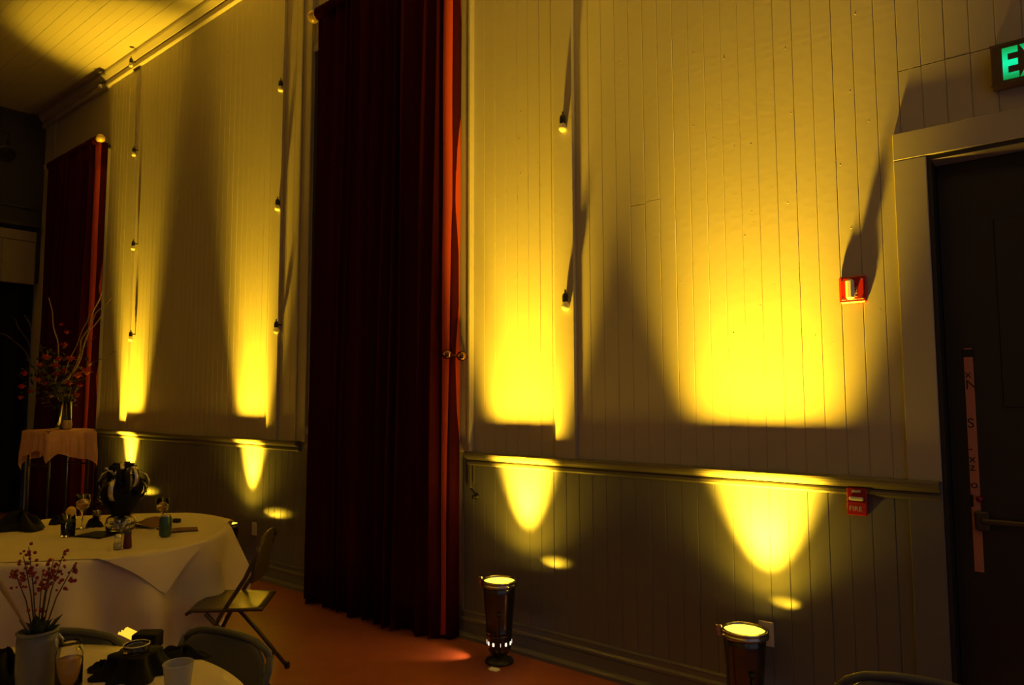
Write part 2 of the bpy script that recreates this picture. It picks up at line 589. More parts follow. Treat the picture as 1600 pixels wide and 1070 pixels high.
# ------------------------------------------------------------------ velvet curtains
def curtain(a, b_, ztop, label, seed):
    rr = random.Random(seed)
    path = []
    n = 260
    W = b_ - a
    ph = [rr.uniform(0, 6) for _ in range(4)]
    for i in range(n):
        t = i / (n - 1)
        x = a + W * t
        warp = t + .02 * math.sin(t * 17 + ph[0]) + .012 * math.sin(t * 31 + ph[1])
        s = math.sin(warp * 2 * PI * W / .125)
        y = -.162 - .038 * s * (1 + .35 * math.sin(t * 9 + ph[2]))
        x += .018 * math.cos(warp * 2 * PI * W / .125)
        ed = min(t, 1 - t) * W
        k = min(1, ed / .15)
        arch = math.sqrt(max(0, 1 - (1 - k) ** 2))
        y = -.045 + (y + .045) * arch - .010 * math.sin(ed * 2 * PI / .075) * (1 - k)
        path.append((x, y))
    rows = []
    nz = 14
    for j in range(nz):
        q = j / (nz - 1)
        z = .012 + (ztop - .012) * q
        for i, (x, y) in enumerate(path):
            t = i / (n - 1)
            sw = 1 - .010 * math.sin(q * PI) + .0
            xx = (a + b_) / 2 + (x - (a + b_) / 2) * sw
            am = 1 + .25 * (1 - q) + .06 * math.sin(q * 6 + t * 20)
            yy = -.0 + y * am if y < -.03 else y
            yy = max(yy, -.28)
            rows.append((xx, min(yy, -.047 if z < .2 else -.034 if q < .97 else -.02), z))
    mb = MB().grid(rows, n, nz)
    o = mb.build('curtain', M['velvet'])
    so = o.modifiers.new('thick', 'SOLIDIFY')
    so.thickness = .004
    tag(o, label, 'curtain')
    # turned-back edge strip at the right-hand side, lamplight put into its brighter colour
    lv = []
    for j in range(nz):
        z = .03 + (ztop - .04) * j / (nz - 1)
        sg = .003 * math.sin(j * 1.7)
        lv += [(b_ - .060 + sg, -.156, z), (b_ - .022 + sg, -.128, z), (b_ - .003 + sg, -.090, z), (b_ + .004 + sg, -.052, z), (b_ + .002 + sg, -.050, z), (b_ - .010, -.050, z)]
    lo = MB().grid(lv, 6, nz).build('lit_lining_edge', M['lit_lining'], o)
    lo.modifiers.new('t', 'SOLIDIFY').thickness = .003
    # gathered heading over the pole
    hd = MB()
    hr = []
    for j in range(7):
        an = -PI / 2 + PI * j / 6
        for i in range(n):
            t = i / (n - 1)
            x = a + .02 + (W - .04) * t
            w2 = .007 * math.sin(t * 2 * PI * W / .045)
            hr.append((x, -.150 - (.040 + w2) * math.cos(an), ztop + .02 + (.05 + w2) * math.sin(an)))
    hd.grid(hr, n, 7).build('heading', M['velvet'], o)
    return o


def rod(a, b_, z, label):
    e_ = empty('curtain_rod', ((a + b_) / 2, -.150, z), label, 'curtain rod')
    L = (b_ - a) / 2
    MB().tube([(-L - .02, 0, 0), (L + .02, 0, 0)], .024, 14).build('pole', M['wood_dark'], e_)
    for s in (-1, 1):
        f = MB()
        f.ball((s * (L + .080), 0, 0), .050, 18, 12)
        f.tube([(s * (L + .018), 0, 0), (s * (L + .04), 0, 0)], .034, 14)
        f.build('finial', M['gold'], e_)
        br = MB().tube([(s * (L - .03), .148, -.03), (s * (L - .03), .04, -.03), (s * (L - .03), 0, -.028)], .012, 8)
        br.build('bracket', M['blackmetal'], e_)
    return e_


curtain(-4.74, -3.215, 4.67, 'tall dark red velvet curtain hanging to the floor in the middle', 3)
rod(-4.70, -3.27, 4.69, 'dark curtain pole with gold ball finials above the tall middle curtain')
curtain(-10.70, -9.08, 4.65, 'far dark red velvet curtain behind the flower arrangement', 5)
rod(-10.66, -9.10, 4.67, 'curtain pole with gold finial above the far left curtain')

# holdback
p = pt(722, 556, y=-.10)
hb = empty('curtain_holdback', (-3.175, -.03, p.z), 'polished brass holdback with two round knobs at the curtain edge', 'curtain holdback')
MB().lathe([(.016, 0), (.016, .004), (.006, .008), (.005, .05)], 16).build('stem', M['brass'], hb).rotation_euler = (PI / 2, 0, 0)
MB().tube([(-.055, -.125, .012), (-.02, -.09, .004), (.015, -.06, 0), (0, -.03, 0)], .006, 8).build('arm', M['brass'], hb)
for q in ((-.055, -.125, .012), (.015, -.060, .0)):
    k = MB().ball(q, .033, 18, 12)
    k.ball((q[0], q[1] - .031, q[2]), .010, 10, 6)
    k.build('knob', M['brass'], hb)
# little hook by the rail return
p = pt(742, 776, y=-.02)
hk = MB().lathe([(.02, 0), (.018, .006), (.008, .012), (.008, .028), (.014, .036), (.0, .042)], 14)
o = hk.build('wall_hook', M['blackmetal'], loc=(p.x, 0, p.z))
o.rotation_euler = (PI / 2, 0, 0)
tag(o, 'small dark round hook on the wall below the rail end', 'hook')

# ------------------------------------------------------------------ floor uplights
def uplight(x, y, label, rot=0, sp=.2):
    e_ = empty('floor_uplight', (x, y, 0), label, 'floor uplight', 'chrome can uplights along the wall', rot)
    MB().lathe([(.082, 0), (.085, .006), (.080, .016), (.06, .026), (.035, .036), (.028, .05)], 32).build('base', M['blackmetal'], e_)
    can = MB().lathe([(.030, .048), (.052, .052), (.066, .070), (.072, .095), (.074, .150), (.0745, .152), (.076, .156), (.0745, .160), (.074, .164),
                      (.076, .176), (.0775, .178), (.076, .181), (.080, .24), (.087, .32), (.093, .40), (.096, .452), (.094, .452), (.084, .32), (.070, .15)], 40, cap=False)
    can = can.build('can', M['can'], e_)
    rim = MB().lathe([(.095, .438), (.108, .440), (.110, .447), (.108, .455), (.103, .457), (.108, .462), (.109, .470), (.104, .474), (.093, .473), (.093, .455)], 40, cap=False)
    rim.build('rim', M['chrome'], e_)
    MB().lathe([(.0, .470), (.05, .468), (.093, .462)], 40, cap=False).build('lens', M['lens'], e_)
    for k in range(12):
        a = 2 * PI * k / 12 + .2
        vs = []
        c = Vector((math.cos(a), math.sin(a), 0))
        t_ = Vector((-math.sin(a), math.cos(a), 0))
        for (du, dz) in ((-.0055, -.010), (.0055, -.010), (.0065, 0), (.0055, .010), (-.0055, .010), (-.0065, 0)):
            vs.append(c * .0745 + t_ * du + Vector((0, 0, .117 + dz)))
        for (du, dz) in ((-.0055, -.010), (.0055, -.010), (.0065, 0), (.0055, .010), (-.0055, .010), (-.0065, 0)):
            vs.append(c * .070 + t_ * du + Vector((0, 0, .117 + dz)))
        MB().add(vs, [(0, 1, 2, 3, 4, 5), (11, 10, 9, 8, 7, 6)] + [(i, (i + 1) % 6, (i + 1) % 6 + 6, i + 6) for i in range(6)]).build('vent_slot', M['vent'], e_)
    lug = MB().box((-.128, -.018, .455), (-.100, .018, .487), .004)
    lug.box((-.122, -.006, .43), (-.104, .006, .456), .003)
    lug.build('clip', M['chrome'], e_).rotation_euler = (0, 0, R(25))
    yk = MB()
    for s in (-1, 1):
        yk.tube([(s * .082, 0, .30), (s * .100, 0, .24), (s * .092, 0, .12), (s * .05, 0, .05), (s * .02, 0, .035)], .006, 6)
        yk.lathe([(.014, 0), (.014, .018), (0, .02)], 12, (s * .094, 0, .285))
    yk.build('yoke', M['blackmetal'], e_).rotation_euler = (0, 0, R(-50))
    # stray light that leaves the gap under the gel frame and the open vents
    cx = x + .02
    spot((x + .115, y + .02, .475), (x + sp, .0, .570), 10, 24, .9, .012, (1, .30))
    spot((x - .085, y - .02, .10), (x - .36, y - .12, .0), 9.0, 27, .9, .01, (1, 1), (1, .45, .10))
    return e_


for k_, (lx, ly), lb in zip(range(4), LAMPS, ('nearest chrome can uplight, right of the hall by the white outlet', 'chrome can uplight on red floor beside the tall curtain',
                               'chrome can uplight behind the round table and bronze chair', 'farthest chrome can uplight by the far curtain')):
    uplight(lx, ly, lb, 0, {0: .125, 1: .235, 2: .34, 3: .36}[k_])
p0 = Vector((LAMPS[0][0], LAMPS[0][1], 0))
pa = pt(1152, 978, y=-.345)
cord = [(p0.x - .045, p0.y - .105, .455), (p0.x - .04, p0.y - .110, .40), (p0.x - .045, p0.y - .105, .32), (p0.x - .05, p0.y - .10, .20), (p0.x - .05, p0.y - .11, .08), (p0.x - .03, p0.y - .13, .006), (p0.x + .12, p0.y - .16, .005)]  # thin tube put in for a highlight line on the uplight
tag(MB().tube(cord, .0032, 6).build('highlight_cord', M['bronze']), 'thin cord put in for the bright line down the front of the nearest uplight', 'cord')

# ------------------------------------------------------------------ string of clear bulbs on the pilasters
def bulb(loc, label, s=1.05):
    e_ = empty('light_bulb', loc, label, 'light bulb', 'clear bulbs fixed along the pilasters and cornice')
    sk = MB().lathe([(.0, .075), (.005, .074), (.006, .055), (.014, .050), (.018, .035), (.018, .008), (.015, .004)], 16, cap=False)
    sk.tube([(0, 0, .03), (0, .05, .03)], .007, 8)
    sk.build('socket', M['blackmetal'], e_)
    MB().lathe([(.010, .006), (.013, 0), (.021, -.012), (.024, -.024), (.021, -.037), (.012, -.046), (0, -.049)], 18, cap=False).build('globe', M['bulbglass'], e_)
    MB().lathe([(.003, .006), (.004, -.012), (.006, -.022), (.0, -.026)], 8, cap=False).build('filament_mount', M['silver'], e_)
    e_.scale = (s, s, s)
    return e_


for (u, v, lb) in ((876, 192, 'upper clear bulb on the pilaster right of the tall curtain'), (880, 472, 'lower clear bulb on the pilaster right of the tall curtain'),
                   (435, 134, 'top clear bulb on the pilaster left of the tall curtain'), (430, 320, 'middle clear bulb on the pilaster left of the tall curtain'),
                   (428, 512, 'lowest clear bulb on the pilaster left of the tall curtain'), (206, 237, 'top clear bulb on the far pilaster'),
                   (205, 384, 'middle clear bulb on the far pilaster'), (201, 526, 'lowest clear bulb on the far pilaster')):
    p = pt(u, v, y=-.07)
    bulb((p.x, -.048, p.z), lb)
for (u, v, lb) in ((209, 100, 'clear bulb on the cornice above the far pilaster'), (161, 133, 'clear bulb on the cornice above the far curtain end')):
    p = pt(u, v, y=-.10)
    bulb((p.x, -.13, min(p.z, 5.40)), lb)

# ------------------------------------------------------------------ fire strobe, pull station, EXIT sign, outlets
p = pt(1334, 474, y=-.02)
st = empty('fire_strobe', (-.785, 0, 1.975), 'red wall strobe with clear lens, shadow streaking above', 'fire strobe')
bd_ = MB().box((-.058, 0, 0), (.058, -.022, .125), .006)
bd_.box((-.050, -.022, .012), (.050, -.028, .117), .003)
bd_.build('housing', M['red'], st)
MB().box((-.022, -.026, .012), (.012, -.062, .108), .010).build('strobe_lens', M['strobe'], st)
for q in (-.042, .042):
    for z in (.02, .105):
        MB().ball((q, -.028, z), .004, 8, 5, (1, .5, 1)).build('screw', M['chrome'], st)
text('lettering', 'FIRE', .026, M['white'], st, (.021, -.0285, .025), (PI / 2, -PI / 2, 0))
ps = empty('pull_station', (-.800, 0, 1.018), 'red fire pull station on dark wall under the rail', 'pull station')
b2 = MB().box((-.042, 0, 0), (.042, -.035, .122), .005)
b2.box((-.042, -.035, .0), (.042, -.042, .060), .004)
b2.build('housing', M['red'], ps)
MB().box((-.030, -.035, .066), (.030, -.048, .082), .004).build('handle', M['white'], ps)
MB().box((-.018, -.035, .100), (.018, -.038, .112), .001).build('plate', M['white'], ps)
text('lettering', 'FIRE', .030, M['white'], ps, (-.031, -.0425, .020), ext=.0008)

p = pt(1550, 140, y=-.07)
xs = empty('exit_sign', (p.x, 0, p.z), 'brown box EXIT sign with glowing green letters above the door', 'exit sign')
sg = MB().box((0, 0, .012), (.36, -.060, .184), .003)
sg.build('case', M['exitbox'], xs)
MB().box((-.003, -.056, .008), (.363, -.064, .020), .002).build('frame_rail', M['exitbox'], xs)
MB().box((-.003, -.056, .176), (.363, -.064, .187), .002).build('frame_rail', M['exitbox'], xs)
ex = text('lettering', 'EXIT', .180, M['exit'], xs, (.034, -.0615, .036), sx=.66, ext=.001, offset=.005, space=1.15)


def outlet(u, v, label):
    p = pt(u, v, y=-.006)
    e_ = empty('wall_outlet', (p.x, 0, p.z), label, 'wall outlet')
    MB().box((-.036, .002, -.058), (.036, -.008, .058), .003).build('cover_plate', M['white'], e_)
    for z in (-.022, .022):
        s = MB().box((-.015, -.008, z - .015), (.015, -.010, z + .015), .003)
        s.build('socket', M['white'], e_)
        q = MB()
        for dx in (-.006, .006):
            q.box((dx - .0012, -.0098, z - .004), (dx + .0012, -.0105, z + .006))
        q.build('slots', M['black'], e_)


outlet(1197, 990, 'white wall outlet just right of the nearest uplight')
outlet(397, 826, 'white wall outlet behind the bronze folding chair')

# paper strip with black letters on the door, red knob
p = pt(1512, 545, y=.095)
q = pt(1518, 892, y=.095)
sp_ = empty('letter_strip', (p.x, .099, q.z), 'narrow pinkish paper strip with black letters down the dark door', 'paper strip')
H_ = p.z - q.z
MB().box((-.017, 0, 0), (.017, -.003, H_ - .03), .0005).build('strip', M['pinkpaper'], sp_)
MB().box((-.021, 0, H_ - .035), (.021, -.006, H_ - .002), .002).build('clip', M['black'], sp_)
MB().box((-.014, -.001, H_ - .002), (.014, -.007, H_ + .003)).build('clip_edge', M['pinkpaper'], sp_)
for (v, ch) in ((608, 'N'), (590, 'x'), (668, 'S'), (706, '-'), (735, 'z'), (722, 'x'), (762, 'o')):
    z = pt(1514, v, y=.095).z - q.z
    text('letter', ch, .058 if ch.isupper() else .05, M['black'], sp_, (-.016, -.0036, z), ext=.0004)
MB().box((-.018, -.001, .10 + .17), (-.008, -.005, .32), .0005).build('tear', M['black'], sp_)
p = pt(1530, 780, y=.07)
o = MB().lathe([(.012, 0), (.010, .012), (.014, .02), (.011, .03), (0, .034)], 14).build('door_knob', M['berry'], dr, loc=(p.x, .101, p.z))
o.rotation_euler = (PI / 2, 0, 0)

# scrap of paper on the floor
p = pt(772, 1046, z=0)
vs = [(-.038, -.012, 0), (-.012, -.026, .004), (.03, -.018, .002), (.036, .012, .008), (.006, .024, .003), (-.03, .016, .006), (0, 0, .012)]
sm = MB().add([(x, y, z + .001) for x, y, z in vs] + [(x, y, 0) for x, y, z in vs],
              [(0, 1, 6), (1, 2, 6), (2, 3, 6), (3, 4, 6), (4, 5, 6), (5, 0, 6), (7, 8, 9, 10, 11, 12)] + [(k, (k + 1) % 6, (k + 1) % 6 + 7, k + 7) for k in range(6)])
tag(sm.build('paper_scrap', M['paper'], loc=(p.x, p.y, 0)), 'crumpled white scrap of paper on the floor before the uplight', 'paper')


# ------------------------------------------------------------------ folding chairs
def folding_chair(loc, face, label, mt, mt2):
    """face: angle of the direction the sitter looks"""
    e_ = empty('folding_chair', loc, label, 'chair', None, face - PI / 2)
    rt = .0115
    for s in (-1, 1):
        x = s * .205
        # long upright: from front foot to the top of the back
        MB().tube([(x, .245, .012), (x, .10, .30), (x, .03, .43), (x, -.08, .60), (x * .99, -.135, .72), (x * .95, -.150, .765)], rt, 10).build('leg', mt2, e_)
        MB().tube([(s * .180, -.235, .012), (s * .180, -.05, .24), (s * .180, .12, .425)], rt, 10).build('leg', mt2, e_)
        for (fx, fy) in ((x, .247), (s * .180, -.237)):
            MB().lathe([(.015, 0), (.015, .03), (.0125, .034)], 12, (fx, fy, 0)).build('foot_cap', M['black'], e_)
    MB().tube([(-.195, -.150, .755), (-.175, -.153, .778), (-.13, -.156, .797), (-.06, -.158, .806), (0, -.158, .808), (.06, -.158, .806), (.13, -.156, .797), (.175, -.153, .778), (.195, -.150, .755)], rt, 10).build('back_frame', mt2, e_)
    for (y, z, xx) in ((.19, .125, .205), (-.165, .10, .180)):
        MB().tube([(-xx, y, z), (xx, y, z)], .008, 8).build('stretcher', mt2, e_)
    # pressed back panel, its upper corners rounded
    n = 24
    fr_, bk = [], []
    prof = []
    for k in range(n + 1):
        a = PI * k / n
        c_, s_ = math.cos(a), math.sin(a)
        prof.append((.192 * math.copysign(abs(c_) ** .45, c_), .70 + .098 * abs(s_) ** .55))
    prof = [(.196, .575)] + prof + [(-.196, .575)]
    def yb(x, z):
        return -.128 - .14 * (z - .68) - .028 * (1 - (x / .2) ** 2)
    fr_ = [(x, yb(x, z), z) for x, z in prof]
    cols = []
    nx, nz = 22, 8
    pts = []
    for j in range(nz):
        for i in range(nx):
            x = -.194 + .388 * i / (nx - 1)
            ax = abs(x) / .194
            top = .70 + .100 * (1 - ax ** 3.2) ** .5
            z = .575 + (top - .575) * j / (nz - 1)
            pts.append((x, yb(x, z), z))
    o = MB().grid(pts, nx, nz).build('backrest', mt, e_)
    sd = o.modifiers.new('t', 'SOLIDIFY')
    sd.thickness = .012
    seat = MB()
    sp2 = []
    nx, ny = 14, 12
    for j in range(ny):
        for i in range(nx):
            x = (-.195 + .39 * i / (nx - 1)) * (1 - .10 * (1 - j / (ny - 1)))
            y = -.165 + .385 * j / (ny - 1)
            z = .440 - .014 * math.sin(PI * i / (nx - 1)) * math.sin(PI * j / (ny - 1)) - (.02 if j == ny - 1 else 0) + .012 * j / (ny - 1)
            sp2.append((x, y, z))
    o = seat.grid(sp2, nx, ny).build('seat', mt, e_)
    sd = o.modifiers.new('t', 'SOLIDIFY')
    sd.thickness = .016
    return e_


T1 = Vector((-4.60, -1.75))
T2 = Vector((-2.07, -3.19))
def face_to(p, T):
    return math.atan2(T.y - p[1], T.x - p[0])


def chair_at(u, v, ztop, T, label, mt, mt2, face=None, sc_=(1, 1, 1)):
    q = pt(u, v, z=ztop)
    f = face_to((q.x, q.y), T) if face is None else face
    d = Vector((math.cos(f), math.sin(f)))
    c_ = folding_chair((q.x + d.x * .155, q.y + d.y * .155, 0), f, label, mt, mt2)
    c_.scale = sc_
    return c_


chair_at(356, 985, .785, T2, 'grey metal folding chair back at the near table', M['gray'], M['gray'], R(-80), (1.05, 1, .965))
chair_at(120, 984, .785, T2, 'grey folding chair tucked behind the black napkin bundle', M['gray'], M['gray'], R(-62), (1, 1, .965))
folding_chair((-3.67, -1.34, 0), R(226), 'bronze folding chair at the right side of the far round table', M['bronze'], M['bronze'])
chair_at(1438, 1068, .80, T2, 'folding chair with only its top rail in view, before the door', M['gray'], M['gray'], R(-80))


# ------------------------------------------------------------------ round tables and cloths
def round_table(c, r, label):
    e_ = empty('round_table', (c.x, c.y, 0), label, 'table', 'round banquet tables')
    MB().lathe([(0, .715), (r - .012, .715), (r, .722), (r, .738), (r - .006, .742), (0, .742)], 64, cap=False).build('tabletop', M['wood_dark'], e_)
    for s in (-1, 1):
        for t in (-1, 1):
            MB().tube([(s * .42, t * .36, 0), (s * .42, t * .36, .715)], .014, 8).build('leg', M['blackmetal'], e_)


def drape(c, r, side, az, zt, floor_z, nfold, amp, name, mt, label, seed, flare=.05, off=0.0, group=None):
    rr = random.Random(seed)
    NP, NR = 240, 46
    ph = [rr.uniform(0, 6.28) for _ in range(4)]
    pts = []
    for j in range(NR):
        q = j / (NR - 1)
        for i in range(NP):
            a = 2 * PI * i / NP
            la = a - az
            mx = side / 2 / max(abs(math.cos(la - PI / 4)), abs(math.sin(la - PI / 4)))   # corner at la = 0
            mx = min(mx, side * .70)
            rin = min(r, mx)
            rho = rin * j / 16 if j <= 16 else rin + (mx - rin) * (j - 16) / (NR - 1 - 16)
            if rho <= r + 1e-6:
                rad, z = rho, zt
                z += .0008 * math.sin(rho * 30 + a * 5)
            else:
                d = rho - r
                dd = min(d, zt - floor_z)
                k = min(1, d / .28)
                fo = math.sin(a * nfold + ph[0] + .5 * math.sin(a * 3 + ph[1]))
                rad = r + .008 + off + flare * k * .8 + amp * k * fo * (1 + .3 * math.sin(a * 5 + ph[2]))
                z = zt - dd - .004
            pts.append((rad * math.cos(a), rad * math.sin(a), z))
    o = MB().grid(pts, NP, NR, closed=True).build(name, mt, loc=(c.x, c.y, 0))
    tag(o, label, 'tablecloth', group)
    return o


round_table(T1, .76, 'far round banquet table under white cloths')
drape(T1, .76, 2.34, R(0), .748, .02, 12, .068, 'tablecloth', M['cloth'], 'long white under-cloth hanging in folds from the far round table', 4)
drape(T1, .785, 1.42, R(3), .7515, .2, 9, .006, 'table_overlay', M['cloth'], 'square white overlay with a corner hanging over the far table edge', 8, flare=.07, off=.012)
round_table(T2, .84, 'near round banquet table at the lower left corner')
drape(T2, .84, 2.2, R(68), .748, .02, 13, .02, 'tablecloth', M['cloth'], 'white cloth on the near table in the lower left corner', 6)

ZT = .7535
ZN = .7495


def bottle_like(prof, n=22):
    return MB().lathe(prof, n, cap=False)


def wine_glass(loc, label, s=1.0):
    e_ = empty('wine_glass', loc, label, 'wine glass', 'stemmed glasses on the far table')
    MB().lathe([(.0, 0), (.032, .001), (.033, .003), (.006, .008), (.004, .02), (.004, .085), (.010, .095), (.030, .115), (.036, .14), (.034, .185), (.0325, .185), (.0345, .14), (.0285, .117), (.008, .098), (0, .096)], 24, cap=False).build('glass', M['clear'], e_)
    MB().lathe([(0, .0985), (.008, .100), (.027, .118), (.0325, .135), (0, .135)], 24, cap=False).build('drink', M['amber_liquid'], e_)
    e_.scale = (s, s, s)


def at_t(u, v, z=ZT):
    p_ = pt(u, v, z=z)
    return (p_.x, p_.y, z)


def cloth_heap(name, loc, sx, sy, h, mt, label, cat, seed, rot=0):
    """a crumpled cloth: folded ridges over an irregular outline"""
    rr = random.Random(seed)
    NP, NR = 40, 12
    pts = []
    for j in range(NR):
        q = j / (NR - 1)
        for i in range(NP):
            a = 2 * PI * i / NP
            out = 1 + .22 * math.sin(3 * a + seed) + .12 * math.sin(5 * a + 2 * seed) + .06 * math.sin(9 * a)
            rad = (1 - (1 - q)) * out
            z = h * (1 - q ** 2.2) * (.75 + .35 * math.sin(4 * a + seed + q * 4)) + .15 * h * math.sin(9 * a + seed) * q * (1 - q) * 2
            pts.append((sx * rad * math.cos(a), sy * rad * math.sin(a), max(.0012, z + .0012)))
    mb = MB().grid(pts, NP, NR, closed=True)
    # flat underside
    mb.add([(p_[0], p_[1], 0) for p_ in pts[-NP:]], [tuple(range(NP))])
    o = mb.build(name, mt, loc=loc, rotz=rot)
    tag(o, label, cat)
    return o


# far table things
c = at_t(258, 838)
cn = empty('drink_can', c, 'blue-green drinks can on the far table', 'drink can')
MB().lathe([(0, .001), (.024, 0), (.026, .004), (.033, .012), (.033, .105), (.027, .116), (.027, .120), (.025, .117), (0, .116)], 28, cap=False).build('body', M['canblue'], cn)
MB().lathe([(.027, .116), (.028, .121), (.025, .1215), (.024, .1185)], 28, cap=False).build('rim', M['silver'], cn)
MB().box((-.008, -.012, .117), (.008, .010, .119), .0004).build('pull_tab', M['silver'], cn)
wine_glass(at_t(253, 826), 'stemmed glass of pale drink behind the blue-green can')
wine_glass(at_t(128, 826), 'stemmed glass left of the black centrepiece', 1.12)
c = at_t(106, 838)
jr = empty('glass_tumbler', c, 'tall dark tumbler with a lemon slice left of centrepiece', 'glass')
MB().lathe([(0, .001), (.034, .001), (.037, .01), (.039, .13), (.037, .13), (.035, .012), (0, .01)], 26, cap=False).build('glass', M['clear'], jr)
MB().lathe([(0, .011), (.0345, .012), (.0365, .095), (0, .095)], 26, cap=False).build('drink', M['green'], jr)
MB().lathe([(0, -.003), (.028, -.003), (.030, 0), (.028, .003), (0, .003)], 20, cap=False).build('lemon_slice', M['gold_tissue'], jr, loc=(.03, 0, .145)).rotation_euler = (R(80), 0, R(40))

# centrepiece: glass bowl, black vase body, ribbon loops
c = at_t(188, 832)
cp = empty('centrepiece', c, 'black and silver ribbon centrepiece in a glass bowl on far table', 'centrepiece')
MB().lathe([(0, .002), (.05, .002), (.075, .02), (.085, .055), (.075, .09), (.055, .105), (.053, .105), (.072, .088), (.081, .055), (.070, .022), (0, .010)], 28, cap=False).build('bowl', M['clear'], cp)
rr = random.Random(11)
st_ = MB()
for k in range(46):
    a, b2 = rr.uniform(0, 6.28), rr.uniform(0, 1) ** .5 * .06
    st_.ball((b2 * math.cos(a), b2 * math.sin(a), .022 + rr.uniform(0, .05)), rr.uniform(.008, .012), 8, 5)
o = st_.build('glass_beads', M['silver'], cp)
o['kind'] = 'stuff'
MB().lathe([(.03, .06), (.045, .10), (.085, .16), (.105, .22), (.095, .27), (.07, .29), (0, .285)], 20, cap=False).build('black_foliage_core', M['blackcloth'], cp)
for k in range(26):
    a = k * 2.4
    r_ = .06 + .05 * rr.random()
    h0 = .14 + .15 * rr.random()
    pts = []
    for j in range(9):
        t = j / 8
        an = t * PI * 1.5
        rad = r_ + .052 * math.sin(an)
        z = h0 + .065 * (1 - math.cos(an))
        ctr = Vector((math.cos(a) * rad, math.sin(a) * rad, z))
        sd = Vector((-math.sin(a), math.cos(a), 0)) * .014
        pts += [ctr - sd, ctr + sd]
    ribbon = MB()
    ribbon.grid(pts, 2, 9)
    o = ribbon.build('ribbon_loop', M['silver'] if k % 3 == 0 else M['blackcloth'], cp)
    o.modifiers.new('t', 'SOLIDIFY').thickness = .0015
for k in range(10):
    a = rr.uniform(0, 6.28)
    tp = Vector((.09 * math.cos(a), .09 * math.sin(a), .36 + .04 * rr.random()))
    MB().tube([(0, 0, .24), tp * .6 + Vector((0, 0, .12)), tp], .002, 5).ball(tp, .007, 8, 6).build('bead_spray', M['silver'], cp)

sh = empty('salt_shaker', at_t(184, 858), 'clear glass shaker before the centrepiece', 'shaker')
MB().lathe([(0, 0), (.020, 0), (.022, .01), (.018, .05), (.016, .062)], 16, cap=False).build('glass', M['clear'], sh)
MB().lathe([(0, .004), (.018, .004), (.017, .035), (0, .035)], 16, cap=False).build('salt', M['white'], sh)
MB().lathe([(.017, .060), (.018, .066), (.014, .078), (0, .082)], 16, cap=False).build('cap', M['silver'], sh)
sh = empty('pepper_shaker', at_t(199, 856), 'dark pepper shaker beside the clear glass shaker', 'shaker')
MB().lathe([(0, 0), (.019, 0), (.021, .01), (.018, .05), (.016, .074)], 16, cap=False).build('body', M['magenta'], sh)
MB().lathe([(.017, .072), (.018, .080), (.014, .092), (0, .096)], 16, cap=False).build('cap', M['blackmetal'], sh)


def card(name, loc, w_, d_, rot, mt, label, fold=.0):
    vs = [(-w_ / 2, -d_ / 2, 0), (0, -d_ / 2 * 1.05, fold), (w_ / 2, -d_ / 2, 0), (w_ / 2, d_ / 2, .003), (0, d_ / 2, fold + .002), (-w_ / 2, d_ / 2, .002)]
    vs = [(x, y, z + .0035) for x, y, z in vs] + [(x, y, z + .0005) for x, y, z in vs]
    fs = [(0, 1, 4, 5), (1, 2, 3, 4), (11, 10, 7, 6), (10, 9, 8, 7)] + [(k, (k + 1) % 6, (k + 1) % 6 + 6, k + 6) for k in range(6)]
    tag(MB().add(vs, fs).build(name, mt, loc=loc, rotz=rot), label, 'napkin')


card('napkin', at_t(225, 822), .20, .15, R(35), M['magenta'], 'folded burgundy napkin standing behind the can', .035)
card('napkin', at_t(282, 829), .19, .11, R(65), M['magenta'], 'flat burgundy napkin right of the blue-green can', .006)
card('napkin', at_t(152, 836), .20, .15, R(20), M['blackcloth'], 'flat dark napkin left of the centrepiece', .008)
card('napkin', at_t(240, 812), .12, .10, R(50), M['magenta'], 'small burgundy card behind the stemmed glass', .010)
tag(MB().box((-.022, -.016, 0), (.022, .016, .024), .003).build('small_box', M['black'], loc=at_t(276, 816), rotz=.5), 'tiny black box right of the far stemmed glass', 'box')
cloth_heap('black_bag', at_t(32, 826), .15, .12, .10, M['blackcloth'], 'crumpled black bag at the left edge of the far table', 'bag', 2, .4)
cloth_heap('black_ribbon', at_t(88, 818), .05, .04, .05, M['blackcloth'], 'small black bow behind the dark tumbler', 'ribbon', 5)
cloth_heap('black_ribbon', at_t(148, 822), .06, .04, .06, M['blackcloth'], 'small black bow between stemmed glass and centrepiece', 'ribbon', 6)
v_ = empty('votive_candle', at_t(151, 812), 'small cream votive just left of the centrepiece', 'candle')
MB().lathe([(0, 0), (.022, 0), (.026, .06), (.024, .06), (.021, .01), (0, .008)], 18, cap=False).build('glass', M['clear'], v_)
MB().lathe([(0, .009), (.021, .009), (.023, .045), (0, .044)], 18, cap=False).build('wax', M['cream_flower'], v_)

